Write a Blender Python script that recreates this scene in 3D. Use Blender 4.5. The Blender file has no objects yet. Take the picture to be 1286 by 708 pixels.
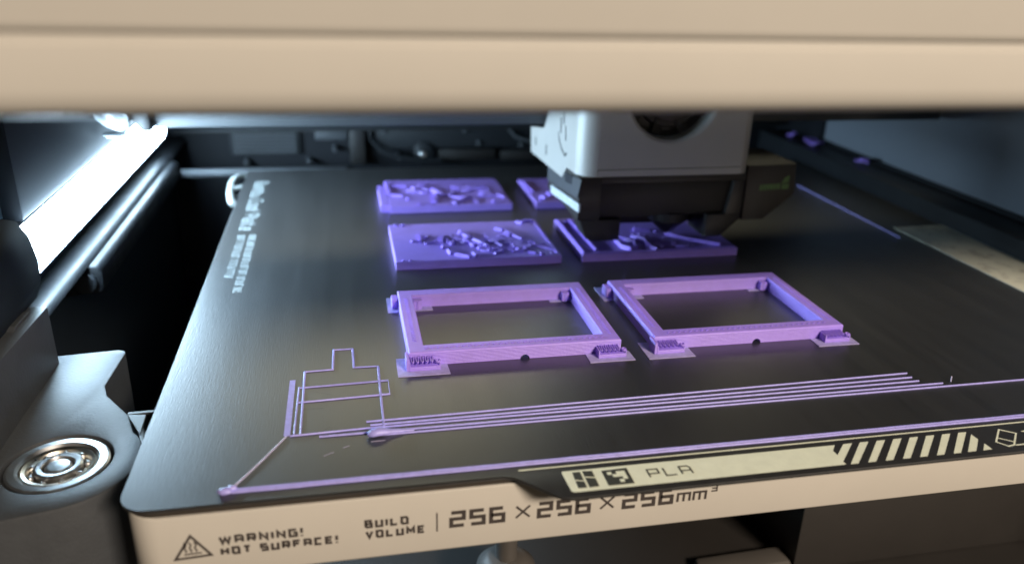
import bpy, bmesh, math, random
from mathutils import Vector, Matrix
random.seed(7)
S = 0.001                                   # everything below is written in millimetres
sc = bpy.context.scene
C = bpy.data.collections.new("Scene Objects"); sc.collection.children.link(C)

# ------------------------------------------------------------------ camera
cam = bpy.data.cameras.new("camera"); co = bpy.data.objects.new("camera", cam); C.objects.link(co)
co.location = (44.8647*S, -134.1395*S, 97.4428*S)
co.rotation_mode = 'XYZ'; co.rotation_euler = (1.1883, -0.0286, -0.2007)
cam.sensor_width = 36; cam.lens = 1015.28/1286*36
cam.clip_start = 0.002; cam.clip_end = 20
cam.dof.use_dof = True; cam.dof.focus_distance = 0.202; cam.dof.aperture_fstop = 11.0
cam.dof.aperture_blades = 0
sc.camera = co
# ------------------------------------------------------------------ world, lamps, exposure
w = bpy.data.worlds.new("World"); sc.world = w; w.use_nodes = True
bg = w.node_tree.nodes['Background']; bg.inputs[0].default_value = (1.0, .80, .58, 1); bg.inputs[1].default_value = 0.055

def area(name, loc, target, sx, sy, energy, col):
    l = bpy.data.lights.new(name, 'AREA'); l.shape = 'RECTANGLE'; l.size = sx*S; l.size_y = sy*S
    l.energy = energy; l.color = col
    o = bpy.data.objects.new(name, l); C.objects.link(o)
    o.location = Vector(loc)*S
    o.rotation_euler = (Vector(target)-Vector(loc)).to_track_quat('-Z', 'Y').to_euler()
    return o
# the warm room lamp, behind and above the camera
area("room_lamp", (480, -820, 555), (110, 40, 0), 240, 130, 14.2, (1.0, .845, .68))
# unseen lamp added below the lid to give the plate its olive sheen
area("sheen_fill", (140, 290, 132), (125, 60, 0), 330, 34, 0.025, (1.0, .93, .66)).data.spread = math.radians(70)
sc.view_settings.view_transform = 'Standard'; sc.view_settings.look = 'None'
sc.view_settings.exposure = 0; sc.view_settings.gamma = 1
sc.render.engine = 'CYCLES'
sc.cycles.use_denoising = True
sc.cycles.max_bounces = 8
sc.cycles.sample_clamp_indirect = 6

# ------------------------------------------------------------------ materials
def mat(name, col, rough=.5, metal=0, spec=.5, var=0.0, vscale=60, bump=0.0, bscale=900, stretch=(1, 1, 1), rvar=0.0, emit=None, sss=0, coat=0, ior=1.5):
    m = bpy.data.materials.new(name); m.use_nodes = True
    nt = m.node_tree; N = nt.nodes; L = nt.links; b = N['Principled BSDF']
    b.inputs['Base Color'].default_value = (*col, 1); b.inputs['Roughness'].default_value = rough
    b.inputs['Metallic'].default_value = metal; b.inputs['Specular IOR Level'].default_value = spec
    b.inputs['IOR'].default_value = ior
    if coat: b.inputs['Coat Weight'].default_value = coat; b.inputs['Coat Roughness'].default_value = .15
    if sss:
        b.inputs['Subsurface Weight'].default_value = sss; b.inputs['Subsurface Radius'].default_value = (.0012, .0008, .0015)
        b.inputs['Subsurface Scale'].default_value = 1.0
    if emit: b.inputs['Emission Color'].default_value = (*emit[0], 1); b.inputs['Emission Strength'].default_value = emit[1]
    tc = N.new('ShaderNodeTexCoord'); mp = N.new('ShaderNodeMapping'); mp.inputs['Scale'].default_value = stretch
    L.new(tc.outputs['Object'], mp.inputs['Vector'])
    if var or rvar:
        n = N.new('ShaderNodeTexNoise'); n.inputs['Scale'].default_value = vscale; n.inputs['Detail'].default_value = 6; n.inputs['Roughness'].default_value = .65
        L.new(mp.outputs[0], n.inputs['Vector'])
        if var:
            r = N.new('ShaderNodeValToRGB'); r.color_ramp.elements[0].position = .3; r.color_ramp.elements[1].position = .7
            r.color_ramp.elements[0].color = (*[c*(1-var) for c in col], 1); r.color_ramp.elements[1].color = (*[min(1, c*(1+var)) for c in col], 1)
            L.new(n.outputs['Fac'], r.inputs['Fac']); L.new(r.outputs['Color'], b.inputs['Base Color'])
        if rvar:
            q = N.new('ShaderNodeMapRange'); q.inputs[1].default_value = .3; q.inputs[2].default_value = .7
            q.inputs[3].default_value = max(.03, rough-rvar); q.inputs[4].default_value = min(1, rough+rvar)
            L.new(n.outputs['Fac'], q.inputs[0]); L.new(q.outputs[0], b.inputs['Roughness'])
    if bump:
        n2 = N.new('ShaderNodeTexNoise'); n2.inputs['Scale'].default_value = bscale; n2.inputs['Detail'].default_value = 4
        L.new(mp.outputs[0], n2.inputs['Vector'])
        bp = N.new('ShaderNodeBump'); bp.inputs['Strength'].default_value = bump; bp.inputs['Distance'].default_value = .0002
        L.new(n2.outputs['Fac'], bp.inputs['Height']); L.new(bp.outputs[0], b.inputs['Normal'])
    return m

def layered(name, col, rough=.42, strength=.8):
    """printed plastic: fine layer lines up the walls and a faint grain"""
    m = mat(name, col, rough, spec=.5, var=.07, vscale=220, sss=.0)
    nt = m.node_tree; N = nt.nodes; L = nt.links; b = N['Principled BSDF']
    tc = N.new('ShaderNodeTexCoord'); wv = N.new('ShaderNodeTexWave'); wv.wave_type = 'BANDS'; wv.bands_direction = 'Z'
    wv.inputs['Scale'].default_value = 800; wv.inputs['Distortion'].default_value = .6; wv.inputs['Detail'].default_value = 2
    ns = N.new('ShaderNodeTexNoise'); ns.inputs['Scale'].default_value = 1400; ns.inputs['Detail'].default_value = 3
    L.new(tc.outputs['Object'], wv.inputs['Vector']); L.new(tc.outputs['Object'], ns.inputs['Vector'])
    ad = N.new('ShaderNodeMath'); ad.operation = 'ADD'; L.new(wv.outputs['Fac'], ad.inputs[0]); L.new(ns.outputs['Fac'], ad.inputs[1])
    bp = N.new('ShaderNodeBump'); bp.inputs['Strength'].default_value = strength; bp.inputs['Distance'].default_value = .0001
    L.new(ad.outputs[0], bp.inputs['Height']); L.new(bp.outputs[0], b.inputs['Normal'])
    return m

M = {}
M['beige'] = mat('light_grey_plastic', (.55, .525, .48), .48, var=.03, vscale=25, bump=.10, bscale=2600)
M['apron'] = mat('painted_bed_cover', (.58, .545, .49), .42, var=.03, vscale=30, bump=.06, bscale=2200)
M['plate'] = mat('coated_plate', (.014, .014, .015), .42, spec=.5, ior=2.35, var=.2, vscale=90, bump=.2, bscale=1500, stretch=(1.9, .14, 1), rvar=.025)
M['plate_edge'] = mat('plate_edge_dark', (.05, .042, .035), .45, bump=.1)
M['magnet'] = mat('magnet_sheet', (.035, .028, .022), .6, bump=.1)
M['print_white'] = mat('pale_print', (.80, .83, .67), .5, var=.06, vscale=300, bump=.1, bscale=3000)
M['print_grey'] = mat('pale_grey_print', (.34, .37, .37), .55, var=.15, vscale=500)
M['print_dark'] = mat('dark_print', (.055, .045, .042), .55, var=.1, vscale=400)
M['print_dark2'] = mat('dark_plate_print', (.045, .048, .042), .5)
M['purple'] = layered('purple_filament', (.40, .255, .90))
M['purple_line'] = mat('purple_filament_line', (.38, .35, .80), .38, var=.12, vscale=700, bump=.2, bscale=2500)
M['brim'] = mat('thin_purple_film', (.42, .37, .70), .45, var=.15, vscale=500, bump=.4, bscale=2200)
M['string'] = mat('pale_string', (.46, .43, .60), .3, var=.1)
M['dark'] = mat('dark_plastic', (.007, .008, .011), .6, spec=.25, var=.15, vscale=40, bump=.15, bscale=1500)
M['navy'] = mat('dark_wall_plastic', (.014, .020, .028), .65, spec=.15, var=.1, vscale=20, bump=.06, bscale=900)
M['bracket'] = mat('charcoal_casting', (.045, .049, .055), .55, spec=.5, ior=1.5, var=.12, vscale=160, bump=.3, bscale=1300)
M['gloss_black'] = mat('glossy_black', (.008, .009, .011), .5, spec=.28, rvar=.08, vscale=80)
M['steel'] = mat('polished_steel', (.58, .59, .60), .34, 1, rvar=.08, vscale=300)
M['brass'] = mat('yellowed_steel', (.50, .47, .40), .34, 1, rvar=.1, vscale=400)
M['black'] = mat('black_plastic', (.012, .011, .011), .5, bump=.12, bscale=1400)
M['duct'] = mat('duct_plastic', (.022, .019, .017), .5, var=.1, bump=.12, bscale=1400)
M['taupe'] = mat('brown_grey_plastic', (.048, .041, .034), .55, var=.08, bump=.12, bscale=1400)
M['head'] = mat('silver_grey_cover', (.43, .415, .385), .42, var=.03, vscale=60, bump=.05, bscale=2400)
M['foil'] = mat('pale_blue_label', (.55, .60, .62), .35, var=.3, vscale=500)
M['green'] = mat('green_print', (.10, .20, .055), .5, var=.2, vscale=900)
M['glass'] = mat('frosted_side_panel', (.16, .18, .21), .42, var=.05, vscale=12)
M['floor'] = mat('chamber_floor_plastic', (.026, .023, .021), .55, var=.12, vscale=30, bump=.1)
M['warmgrey'] = mat('warm_grey_plastic', (.085, .077, .070), .5, var=.1, vscale=30)
M['rear'] = mat('rear_dark_metal', (.014, .016, .019), .5, spec=.3, var=.15, vscale=40)
M['rear_light'] = mat('rear_grey_metal', (.05, .054, .060), .5, var=.1, vscale=40)
M['clip'] = mat('pale_grey_clip', (.42, .45, .44), .4)
M['led'] = mat('led_diffuser', (.8, .85, .9), .5, emit=((.56, .80, 1.0), 92.0))
M['clear'] = mat('clear_lens_plastic', (.40, .43, .45), .12, coat=1)

def smudged():
    m = mat('smudged_pale_strip', (.50, .52, .38), .35, spec=.6)
    nt = m.node_tree; N = nt.nodes; L = nt.links; b = N['Principled BSDF']
    tc = N.new('ShaderNodeTexCoord'); n = N.new('ShaderNodeTexNoise'); n.inputs['Scale'].default_value = 130; n.inputs['Detail'].default_value = 8; n.inputs['Roughness'].default_value = .7
    L.new(tc.outputs['Object'], n.inputs['Vector'])
    r = N.new('ShaderNodeValToRGB'); e = r.color_ramp.elements
    e[0].position = .36; e[0].color = (.45, .44, .37, 1); e[1].position = .5; e[1].color = (.72, .72, .60, 1)
    L.new(n.outputs['Fac'], r.inputs['Fac']); L.new(r.outputs[0], b.inputs['Base Color'])
    q = N.new('ShaderNodeMapRange'); q.inputs[3].default_value = .18; q.inputs[4].default_value = .6
    L.new(n.outputs['Fac'], q.inputs[0]); L.new(q.outputs[0], b.inputs['Roughness'])
    bp = N.new('ShaderNodeBump'); bp.inputs['Strength'].default_value = .5; bp.inputs['Distance'].default_value = .0005
    L.new(n.outputs['Fac'], bp.inputs['Height']); L.new(bp.outputs[0], b.inputs['Normal'])
    return m
M['smudge'] = smudged()

# ------------------------------------------------------------------ mesh helpers (millimetres)
def nb(): return bmesh.new()
def obj(name, bm, m, parent=None, smooth=0, label=None, kind=None):
    bm.normal_update()
    bmesh.ops.recalc_face_normals(bm, faces=bm.faces[:])
    me = bpy.data.meshes.new(name)
    for v in bm.verts: v.co *= S
    bm.to_mesh(me); bm.free()
    if isinstance(m, (list, tuple)):
        for k in m: me.materials.append(k)
    else: me.materials.append(m)
    if smooth:
        me.shade_smooth()
        me.set_sharp_from_angle(angle=math.radians(smooth))
    o = bpy.data.objects.new(name, me); C.objects.link(o)
    if parent:
        o.parent = parent
        # the mesh is written in world millimetres: take the parents' places back out
        p = parent; off = Vector((0, 0, 0))
        while p: off += p.location; p = p.parent
        if off.length > 0:
            for v in me.vertices: v.co -= off
    if label: o['label'] = label
    if kind: o['kind'] = kind
    return o
def thing(name, label, cat, loc=(0, 0, 0), group=None):
    o = bpy.data.objects.new(name, None); C.objects.link(o); o.location = Vector(loc)*S
    o.empty_display_size = .005
    o['label'] = label; o['category'] = cat
    if group: o['group'] = group
    return o
def tag(o, label, cat, group=None):
    o['label'] = label; o['category'] = cat
    if group: o['group'] = group
    return o
def box(bm, x0, x1, y0, y1, z0, z1, bev=0, seg=2):
    r = bmesh.ops.create_cube(bm, size=1)
    vs = r['verts']
    for v in vs: v.co = Vector(((x0+x1)/2+v.co.x*(x1-x0), (y0+y1)/2+v.co.y*(y1-y0), (z0+z1)/2+v.co.z*(z1-z0)))
    if bev:
        es = list({e for v in vs for e in v.link_edges})
        bmesh.ops.bevel(bm, geom=es, offset=bev, segments=seg, affect='EDGES', profile=.5)
    return bm
def prism(bm, pts, a0, a1, axis='z', bev=0, seg=2):
    """polygon pts in the plane across axis, extruded a0..a1; z: (x,y)  y: (x,z)  x: (y,z)"""
    def P(p, a): return (p[0], p[1], a) if axis == 'z' else (p[0], a, p[1]) if axis == 'y' else (a, p[0], p[1])
    A = [bm.verts.new(P(p, a0)) for p in pts]; B = [bm.verts.new(P(p, a1)) for p in pts]
    fs = [bm.faces.new(A[::-1]), bm.faces.new(B)]
    n = len(pts)
    for i in range(n): fs.append(bm.faces.new((A[i], A[(i+1) % n], B[(i+1) % n], B[i])))
    if bev:
        es = list({e for e in fs[1].edges} | {e for e in fs[0].edges})
        bmesh.ops.bevel(bm, geom=es, offset=bev, segments=seg, affect='EDGES', profile=.5)
    return bm
def arc(cx, cy, r, a0, a1, n): return [(cx+r*math.cos(math.radians(a0+(a1-a0)*i/n)), cy+r*math.sin(math.radians(a0+(a1-a0)*i/n))) for i in range(n+1)]
def tube(bm, pts, rx, rz=None, n=8, cap=True, taper=None):
    """a bead along pts: rx across, rz up"""
    rz = rz or rx; pts = [Vector(p) for p in pts]; rings = []
    for i, p in enumerate(pts):
        d = (pts[min(i+1, len(pts)-1)]-pts[max(i-1, 0)]).normalized()
        up = Vector((0, 0, 1)) if abs(d.z) < .9 else Vector((0, 1, 0))
        s = d.cross(up).normalized(); u = s.cross(d).normalized()
        # keep the width at corners
        k = 1
        if 0 < i < len(pts)-1:
            c = (pts[i+1]-p).normalized().dot((p-pts[i-1]).normalized()); k = 1/max(.6, math.sqrt(max(.01, (1+c)/2)))
        t = taper[i] if taper else 1
        rings.append([bm.verts.new(p+s*(rx*k*t*math.cos(a))+u*(rz*t*math.sin(a))) for a in [2*math.pi*j/n for j in range(n)]])
    for a, b in zip(rings, rings[1:]):
        for j in range(n): bm.faces.new((a[j], a[(j+1) % n], b[(j+1) % n], b[j]))
    if cap: bm.faces.new(rings[0][::-1]); bm.faces.new(rings[-1])
    return bm
def lathe(bm, prof, cx, cy, n=48, axis='z'):
    rings = []
    for r, h in prof:
        rings.append([bm.verts.new((cx+r*math.cos(2*math.pi*j/n), cy+r*math.sin(2*math.pi*j/n), h) if axis == 'z' else
                                   (cx+r*math.cos(2*math.pi*j/n), h, cy+r*math.sin(2*math.pi*j/n))) for j in range(n)])
    for a, b in zip(rings, rings[1:]):
        for j in range(n): bm.faces.new((a[j], a[(j+1) % n], b[(j+1) % n], b[j]))
    bm.faces.new(rings[0][::-1]); bm.faces.new(rings[-1])
    return bm

# flat print: mitred strokes and filled polygons on a plane given by a mapping (u,v,h) -> xyz
def on_top(z): return lambda u, v, h: (u, v, z+h)
def on_front(y): return lambda u, v, h: (u, y-h, v)
def slab(bm, pts, mp, t=.03):
    A = [bm.verts.new(mp(*p, 0)) for p in pts]; B = [bm.verts.new(mp(*p, t)) for p in pts]
    bm.faces.new(B); n = len(pts)
    for i in range(n): bm.faces.new((A[i], A[(i+1) % n], B[(i+1) % n], B[i]))
def stroke(bm, pts, wd, mp, t=.03, closed=False):
    P = [Vector((p[0], p[1])) for p in pts]; n = len(P); L, Rr = [], []
    for i in range(n):
        a = P[i]-P[i-1] if (i > 0 or closed) else P[1]-P[0]
        b = P[(i+1) % n]-P[i] if (i < n-1 or closed) else P[-1]-P[-2]
        a.normalize(); b.normalize(); m = (a+b)
        if m.length < 1e-6: m = b.copy()
        m.normalize(); nn = Vector((-m.y, m.x)); k = 1/max(.45, nn.dot(Vector((-b.y, b.x))))
        L.append(P[i]+nn*(wd/2*k)); Rr.append(P[i]-nn*(wd/2*k))
    rng = range(n if closed else n-1)
    lv = [[bm.verts.new(mp(p.x, p.y, h)) for p in L] for h in (0, t)]; rv = [[bm.verts.new(mp(p.x, p.y, h)) for p in Rr] for h in (0, t)]
    for i in rng:
        j = (i+1) % n
        bm.faces.new((lv[1][i], lv[1][j], rv[1][j], rv[1][i]))
        bm.faces.new((lv[0][i], lv[0][j], lv[1][j], lv[1][i])); bm.faces.new((rv[0][i], rv[0][j], rv[1][j], rv[1][i]))
    if not closed:
        for i in (0, n-1): bm.faces.new((lv[0][i], rv[0][i], rv[1][i], lv[1][i]))
G = {   # glyph strokes in a unit box: squared technical lettering
 'W': [[(0, 1), (.22, 0), (.5, .8), (.78, 0), (1, 1)]], 'A': [[(0, 0), (0, 1), (.8, 1), (1, .8), (1, 0)], [(0, .42), (1, .42)]],
 'R': [[(0, 0), (0, 1), (.85, 1), (1, .85), (1, .45), (0, .45)], [(.55, .45), (1, 0)]], 'N': [[(0, 0), (0, 1), (1, 0), (1, 1)]],
 'I': [[(.5, 0), (.5, 1)]], 'G': [[(1, 1), (0, 1), (0, 0), (1, 0), (1, .5), (.5, .5)]], '!': [[(.5, .36), (.5, 1.14)], [(.5, -.14), (.5, .05)]],
 'H': [[(0, 0), (0, 1)], [(1, 0), (1, 1)], [(0, .5), (1, .5)]], 'O': [[(0, 0), (0, 1), (.85, 1), (1, .85), (1, 0), (0, 0)]],
 'T': [[(0, 1), (1, 1)], [(.5, 0), (.5, 1)]], 'S': [[(1, 1), (0, 1), (0, .5), (1, .5), (1, 0), (0, 0)]],
 'U': [[(0, 1), (0, 0), (1, 0), (1, 1)]], 'F': [[(0, 0), (0, 1), (1, 1)], [(0, .5), (.85, .5)]], 'C': [[(1, 1), (0, 1), (0, 0), (1, 0)]],
 'E': [[(1, 1), (0, 1), (0, 0), (1, 0)], [(0, .5), (.85, .5)]], 'B': [[(0, 0), (0, 1), (.85, 1), (.85, .5), (0, .5)], [(.8, .5), (1, .5), (1, 0), (0, 0)]],
 'L': [[(0, 1), (0, 0), (1, 0)]], 'D': [[(0, 0), (0, 1), (.8, 1), (1, .8), (1, 0), (0, 0)]], 'V': [[(0, 1), (.5, 0), (1, 1)]],
 'M': [[(0, 0), (0, 1), (.5, .35), (1, 1), (1, 0)]], '2': [[(0, 1), (1, 1), (1, .52), (0, .52), (0, 0), (1, 0)]],
 '5': [[(1, 1), (0, 1), (0, .52), (1, .52), (1, 0), (0, 0)]], '6': [[(.95, 1), (0, 1), (0, 0), (1, 0), (1, .52), (0, .52)]],
 'x': [[(0, 0), (1, 1)], [(0, 1), (1, 0)]], 'm': [[(0, 0), (0, .72), (1, .72), (1, 0)], [(.5, 0), (.5, .72)]],
 '3': [[(0, 1), (1, 1), (1, 0), (0, 0)], [(.1, .5), (1, .5)]], 'P': [[(0, 0), (0, 1), (1, 1), (1, .42), (0, .42)]],
 'b': [[(0, 1), (0, 0), (1, 0), (1, .65), (0, .65)]], 'a': [[(0, .65), (1, .65), (1, 0), (0, 0), (0, .33), (1, .33)]],
 'u': [[(0, .65), (0, 0), (1, 0), (1, .65)]], 'o': [[(0, 0), (0, .65), (1, .65), (1, 0), (0, 0)]], 'l': [[(.4, 1), (.4, 0), (.8, 0)]],
 't': [[(.3, 1), (.3, 0), (.9, 0)], [(0, .65), (.8, .65)]], 'e': [[(1, .0), (0, 0), (0, .65), (1, .65), (1, .33), (0, .33)]],
}
def word(bm, s, u0, v0, u1, v1, wd, mp, gap=.26, narrow="I!1l", t=.03):
    """text s in the box u0..u1 x v0..v1; wd stroke width"""
    ws = [.28 if c in narrow else (.45 if c == ' ' else 1.35 if c in 'Wm' else 1.15 if c == 'M' else 1) for c in s]
    tot = sum(ws)+gap*(len(s)-1); k = (u1-u0)/tot; x = u0; q = 0
    for c, cw in zip(s, ws):
        for st in G.get(c, []):
            pts = [(x+wd/2+p[0]*(cw*k-wd), v0+wd/2+p[1]*(v1-v0-wd)) for p in st]
            stroke(bm, pts, wd, mp, t+.004*(q % 3)); q += 1
        x += (cw+gap)*k

# ================================================================== LARGE STRUCTURE: the printer's shell
enc = thing('printer_enclosure', 'pale grey printer housing with a dark chamber, its top beam crossing the view', '3D printer', (120, 130, -80))
# front beam: upper lid strip, groove, lower beam with a rounded lip (front at y=-35)
bm = nb(); prism(bm, [(-35, 87.2), (-35, 82.2), (-34.6, 80.4), (-33.4, 79.2), (-31.5, 78.6), (-22, 78.6), (-22, 87.2)], -160, 420, 'x')
obj('front_beam', bm, M['beige'], enc, 40)
bm = nb(); prism(bm, [(-35.7, 135), (-35.7, 89.4), (-35.4, 88.7), (-34.9, 88.4), (-22, 88.4), (-22, 135)], -160, 420, 'x')
obj('top_frame', bm, M['beige'], enc, 40)
bm = nb(); box(bm, -160, 420, -34.75, -22.3, 87.2, 88.4); obj('beam_groove', bm, M['beige'], enc)
bm = nb(); box(bm, 80, 420, -21.9, -18, 77.6, 84, .4); box(bm, 166, 420, -18, -15, 75.0, 84, .6); obj('door_seal', bm, M['black'], enc)
# chamber walls
bm = nb(); box(bm, -62, -44.25, -20, 322, -110, 150); obj('left_wall', bm, M['navy'], enc)
bm = nb(); prism(bm, [(92.3, 28.6), (311, 28.6), (311, 72.2), (92.3, 72.2)], -45.2, -39.4, 'x', .5); obj('left_upper_panel', bm, M['dark'], enc, 40)
bm = nb(); box(bm, -44.2, 330, 312, 322, -110, 100); obj('rear_wall', bm, M['dark'], enc)
bm = nb(); box(bm, 301, 312, -20, 322, -110, 9.5); box(bm, 300.5, 312, 262, 322, 9.5, 110); obj('right_wall', bm, M['dark'], enc)
bm = nb(); box(bm, 302, 305, -18, 261.5, 9.6, 110); obj('right_side_panel', bm, M['glass'], enc)
bm = nb(); box(bm, 284, 300.8, -20, 300, -4, 7.6, 1.0); obj('right_ledge', bm, M['rear'], enc, 40)
bm = nb(); box(bm, -44, 300.8, -20, 311.8, -110, -92); obj('chamber_floor', bm, M['floor'], enc)
bm = nb(); box(bm, -62, 312, -22, 225, 136, 139); obj('roof', bm, M['dark'], enc)
bm = nb(); prism(bm, [(186, 58), (330, 58), (330, 150), (186, 150)], -92, -62, 'z', 1); obj('floor_cover', bm, M['floor'], enc, 40)
bm = nb(); prism(bm, [(152, 58), (185.5, 59), (185.5, 67), (154, 66)], -92, -88, 'z', 1.5); obj('floor_step', bm, M['warmgrey'], enc, 40)
# rear fittings
bm = nb(); box(bm, -44, 300.3, 296, 311, 10.8, 26, .8); obj('rear_beam', bm, M['rear'], enc, 40)
vent = obj('rear_vent', box(nb(), -14, 22, 309.2, 312, -4.5, 9.5, .4), M['rear'], enc)
for k in range(7):
    obj('louvre', box(nb(), -12, 20, 307.2, 309.3, -3.5+k*1.85, -2.5+k*1.85, .2), M['rear_light'], vent)
bm = nb(); box(bm, 30, 47, 306, 311.9, 3.5, 10.7, .5); obj('rear_latch', bm, M['rear_light'], enc, 40)
bm = nb(); box(bm, 48, 56, 303, 311.9, -9, 10.7, .5); obj('rear_post', bm, M['black'], enc, 40)
bm = nb(); box(bm, 62, 160, 305, 311.9, -1.5, 10.7, .8); obj('rear_cover', bm, M['rear'], enc, 40)
bm = nb(); box(bm, 96, 128, 306, 311.9, -8.5, -2.6, .5); obj('rear_slot', bm, M['black'], enc, 40)
bm = nb(); box(bm, 131, 160, 306, 311.9, -9.2, -4, .5); obj('rear_slot', bm, M['black'], enc, 40)
bm = nb(); lathe(bm, [(5.2, 305), (5.2, 303.4), (4.6, 303)], 87.5, -2.8, 32, 'y'); sw = obj('rear_boss', bm, M['rear'], enc, 40)
bm = nb(); lathe(bm, [(1.9, 303.2), (1.9, 302.4), (1.2, 301.8)], 87, -4.3, 20, 'y'); obj('screw', bm, M['steel'], sw, 40)
bm = nb(); box(bm, -40, 46, 264, 268, -4.5, -1.2, .6); obj('rear_crossbar', bm, M['rear_light'], enc, 40)
bm = nb(); box(bm, 46, 200, 266, 270, -6, -2.2, .6); obj('rear_crossbar', bm, M['dark'], enc, 40)
for (x, z) in ((-6, -7.6), (26, -7.4), (40, -1.2), (66, 8.4), (110, 8.3), (150, 8.2), (74, -6.2), (118, 1.2), (142, -.4)):
    bm = nb(); lathe(bm, [(1.3, 312), (1.3, 303.6), (.9, 303.1)], x, z, 16, 'y'); obj('screw', bm, M['rear_light'], enc, 40)
bm = nb(); box(bm, -40, 298, 301.5, 302.6, 9.1, 10.4); obj('drive_belt', bm, M['black'], enc)
bm = nb(); tube(bm, [(58, 303, 10.6), (59.5, 302, 4), (64, 301, -1.5), (72, 301, -4.6), (84, 302, -6.9), (97, 303, -7.8)], 1.1, 1.1, 8); obj('cable', bm, M['rear'], enc, 50)
bm = nb(); tube(bm, [(134, 303, 10), (138, 301.6, 5), (146, 301, 2.5), (156, 302, 2.4)], .9, .9, 8); obj('cable', bm, M['rear_light'], enc, 50)
bm = nb(); tube(bm, [(-36, 120, -46), (-30, 112, -40), (-22, 98, -38), (-14, 78, -42), (-9, 58, -52), (-8, 40, -66)], 1.6, 1.6, 10); obj('cable', bm, M['warmgrey'], enc, 50)
# left wall ledge under the light
bm = nb(); prism(bm, [(-45.17, 2.65), (-36.52, 2.65), (-35.6, 3.48), (-35.97, 4.67), (-38.18, 5.59), (-45.17, 5.59)], 44.47, 311, 'y'); obj('left_ledge', bm, M['gloss_black'], enc, 60)
bm = nb(); prism(bm, [(-53.45, -29.0), (-42.87, -29.0), (-42.87, 15.16), (-41.03, 31.72), (-45.17, 44.6), (-53.45, 44.6)], -22, 46.31, 'y', .6); obj('front_pillar', bm, M['warmgrey'], enc, 40)

# ================================================================== LED light bar
led = thing('led_light_bar', 'glowing white light bar along the left chamber wall', 'light bar', (-38, 180, 21))
prof = [(-39.1, 28.41), (-37.81, 27.67), (-36.61, 25.46), (-35.88, 22.52), (-35.6, 19.3), (-35.97, 16.63), (-37.07, 14.79), (-39.1, 14.24)]
bm = nb(); prism(bm, prof, 84.03, 262.51, 'y'); obj('diffuser', bm, M['led'], led, 60)
bm = nb(); prism(bm, [(-45.2, 28.1), (-39.2, 28.1), (-39.2, 13.8), (-38.8, 12.6), (-45.2, 11.7)], 82, 265, 'y', .3); obj('back_housing', bm, M['dark'], led, 40)
capp = [(-45.17, 33.1), (-37.81, 31.54), (-35.42, 27.12), (-34.31, 20.68), (-34.68, 15.16), (-36.43, 10.56), (-38.73, 8.26), (-45.17, 6.88)]
bm = nb(); prism(bm, capp, 46.31, 83.66, 'y', .8); obj('end_cap', bm, M['navy'], led, 50)
# ================================================================== guide rail on the left wall
rail = thing('guide_rail', 'shiny black rounded rail below the white light bar', 'rail', (-37, 180, -3))
bm = nb(); prism(bm, [(-44.25, -6.92)]+arc(-34.59, -3.7, 2.4, -70, 0, 4)+arc(-34.31, 1.18, 2.2, 0, 90, 5)+[(-44.25, 2.46)], 124.51, 265.27, 'y', .8); obj('rail_body', bm, M['gloss_black'], rail, 50)
bm = nb(); prism(bm, arc(-36.89, -1.86, 3.5, 0, 360, 20)[:-1], 122.3, 124.6, 'y', .7); obj('rail_end', bm, M['rear'], rail, 50)

# ================================================================== corner bracket with the bearing
brk = thing('corner_bracket', 'charcoal cast bracket with a stepped edge at the near left corner', 'bracket', (-20, 30, -40))
cx, cy, R0 = -18.6, 28.3, 10.9
out = [(-60, 81), (-33, 81.2), (-18.6, 82.6), (-16.8, 81.6), (-16.4, 80), (-17.2, 62), (-15.6, 57), (-8.4, 46.5)] + arc(-18.6, 27.8, 16.9, 40, -78, 18) + [(-26, 8.8), (-60, 6)]
hole = arc(cx, cy, R0, 0, 360, 56)[:-1]
bm = nb()
zt = -6
vo = [bm.verts.new((*p, zt)) for p in out]; vi = [bm.verts.new((*p, zt)) for p in hole]
es = [bm.edges.new((vo[i], vo[(i+1) % len(vo)])) for i in range(len(vo))]+[bm.edges.new((vi[i], vi[(i+1) % len(vi)])) for i in range(len(vi))]
bmesh.ops.triangle_fill(bm, use_beauty=True, edges=es)
vb = [bm.verts.new((*p, -60)) for p in out]; vm = [bm.verts.new((p[0]+(.35 if p[0] < cx else -.35)*0, p[1], zt-2.6)) for p in hole]
for a, b in ((vo, vb), (vi, vm)):
    n = len(a)
    for i in range(n): bm.faces.new((a[i], a[(i+1) % n], b[(i+1) % n], b[i]))
bm.faces.new(vm)
be = [e for e in bm.edges if len(e.link_faces) == 2 and all(abs(v.co.z-zt) < 1e-4 for v in e.verts) and any(abs(f.normal.z) < .5 or True for f in e.link_faces) and any(all(abs(v.co.z-zt) < 1e-4 for v in f.verts) for f in e.link_faces) and not all(all(abs(v.co.z-zt) < 1e-4 for v in f.verts) for f in e.link_faces)]
bmesh.ops.bevel(bm, geom=be, offset=.45, segments=2, affect='EDGES', profile=.5)
obj('bracket_body', bm, M['bracket'], brk, 35)
bm = nb(); prism(bm, [(12, -6.3), (77, -6.3), (76.6, 10.4), (60, 10.9), (12, 12)], -38.5, -32, 'x', .5); obj('upright_plate', bm, M['bracket'], brk, 40)
bm = nb(); prism(bm, [(60, 10.7), (72, 10.2), (72, 11.2), (62, 11.6)], -37.4, -34.6, 'x', .2); obj('upright_rib', bm, M['bracket'], brk)
bea = thing('bearing', 'round steel bearing with a yellowish ring set in the charcoal bracket', 'bearing', (cx, cy, -8.5))
zb = -8.6
bm = nb(); lathe(bm, [(10.2, zb), (10.2, zb+2.1), (9.7, zb+2.4), (8.2, zb+2.4), (7.7, zb+1.8), (7.7, zb)], cx, cy, 64); obj('outer_race', bm, M['steel'], bea, 30)
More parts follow.
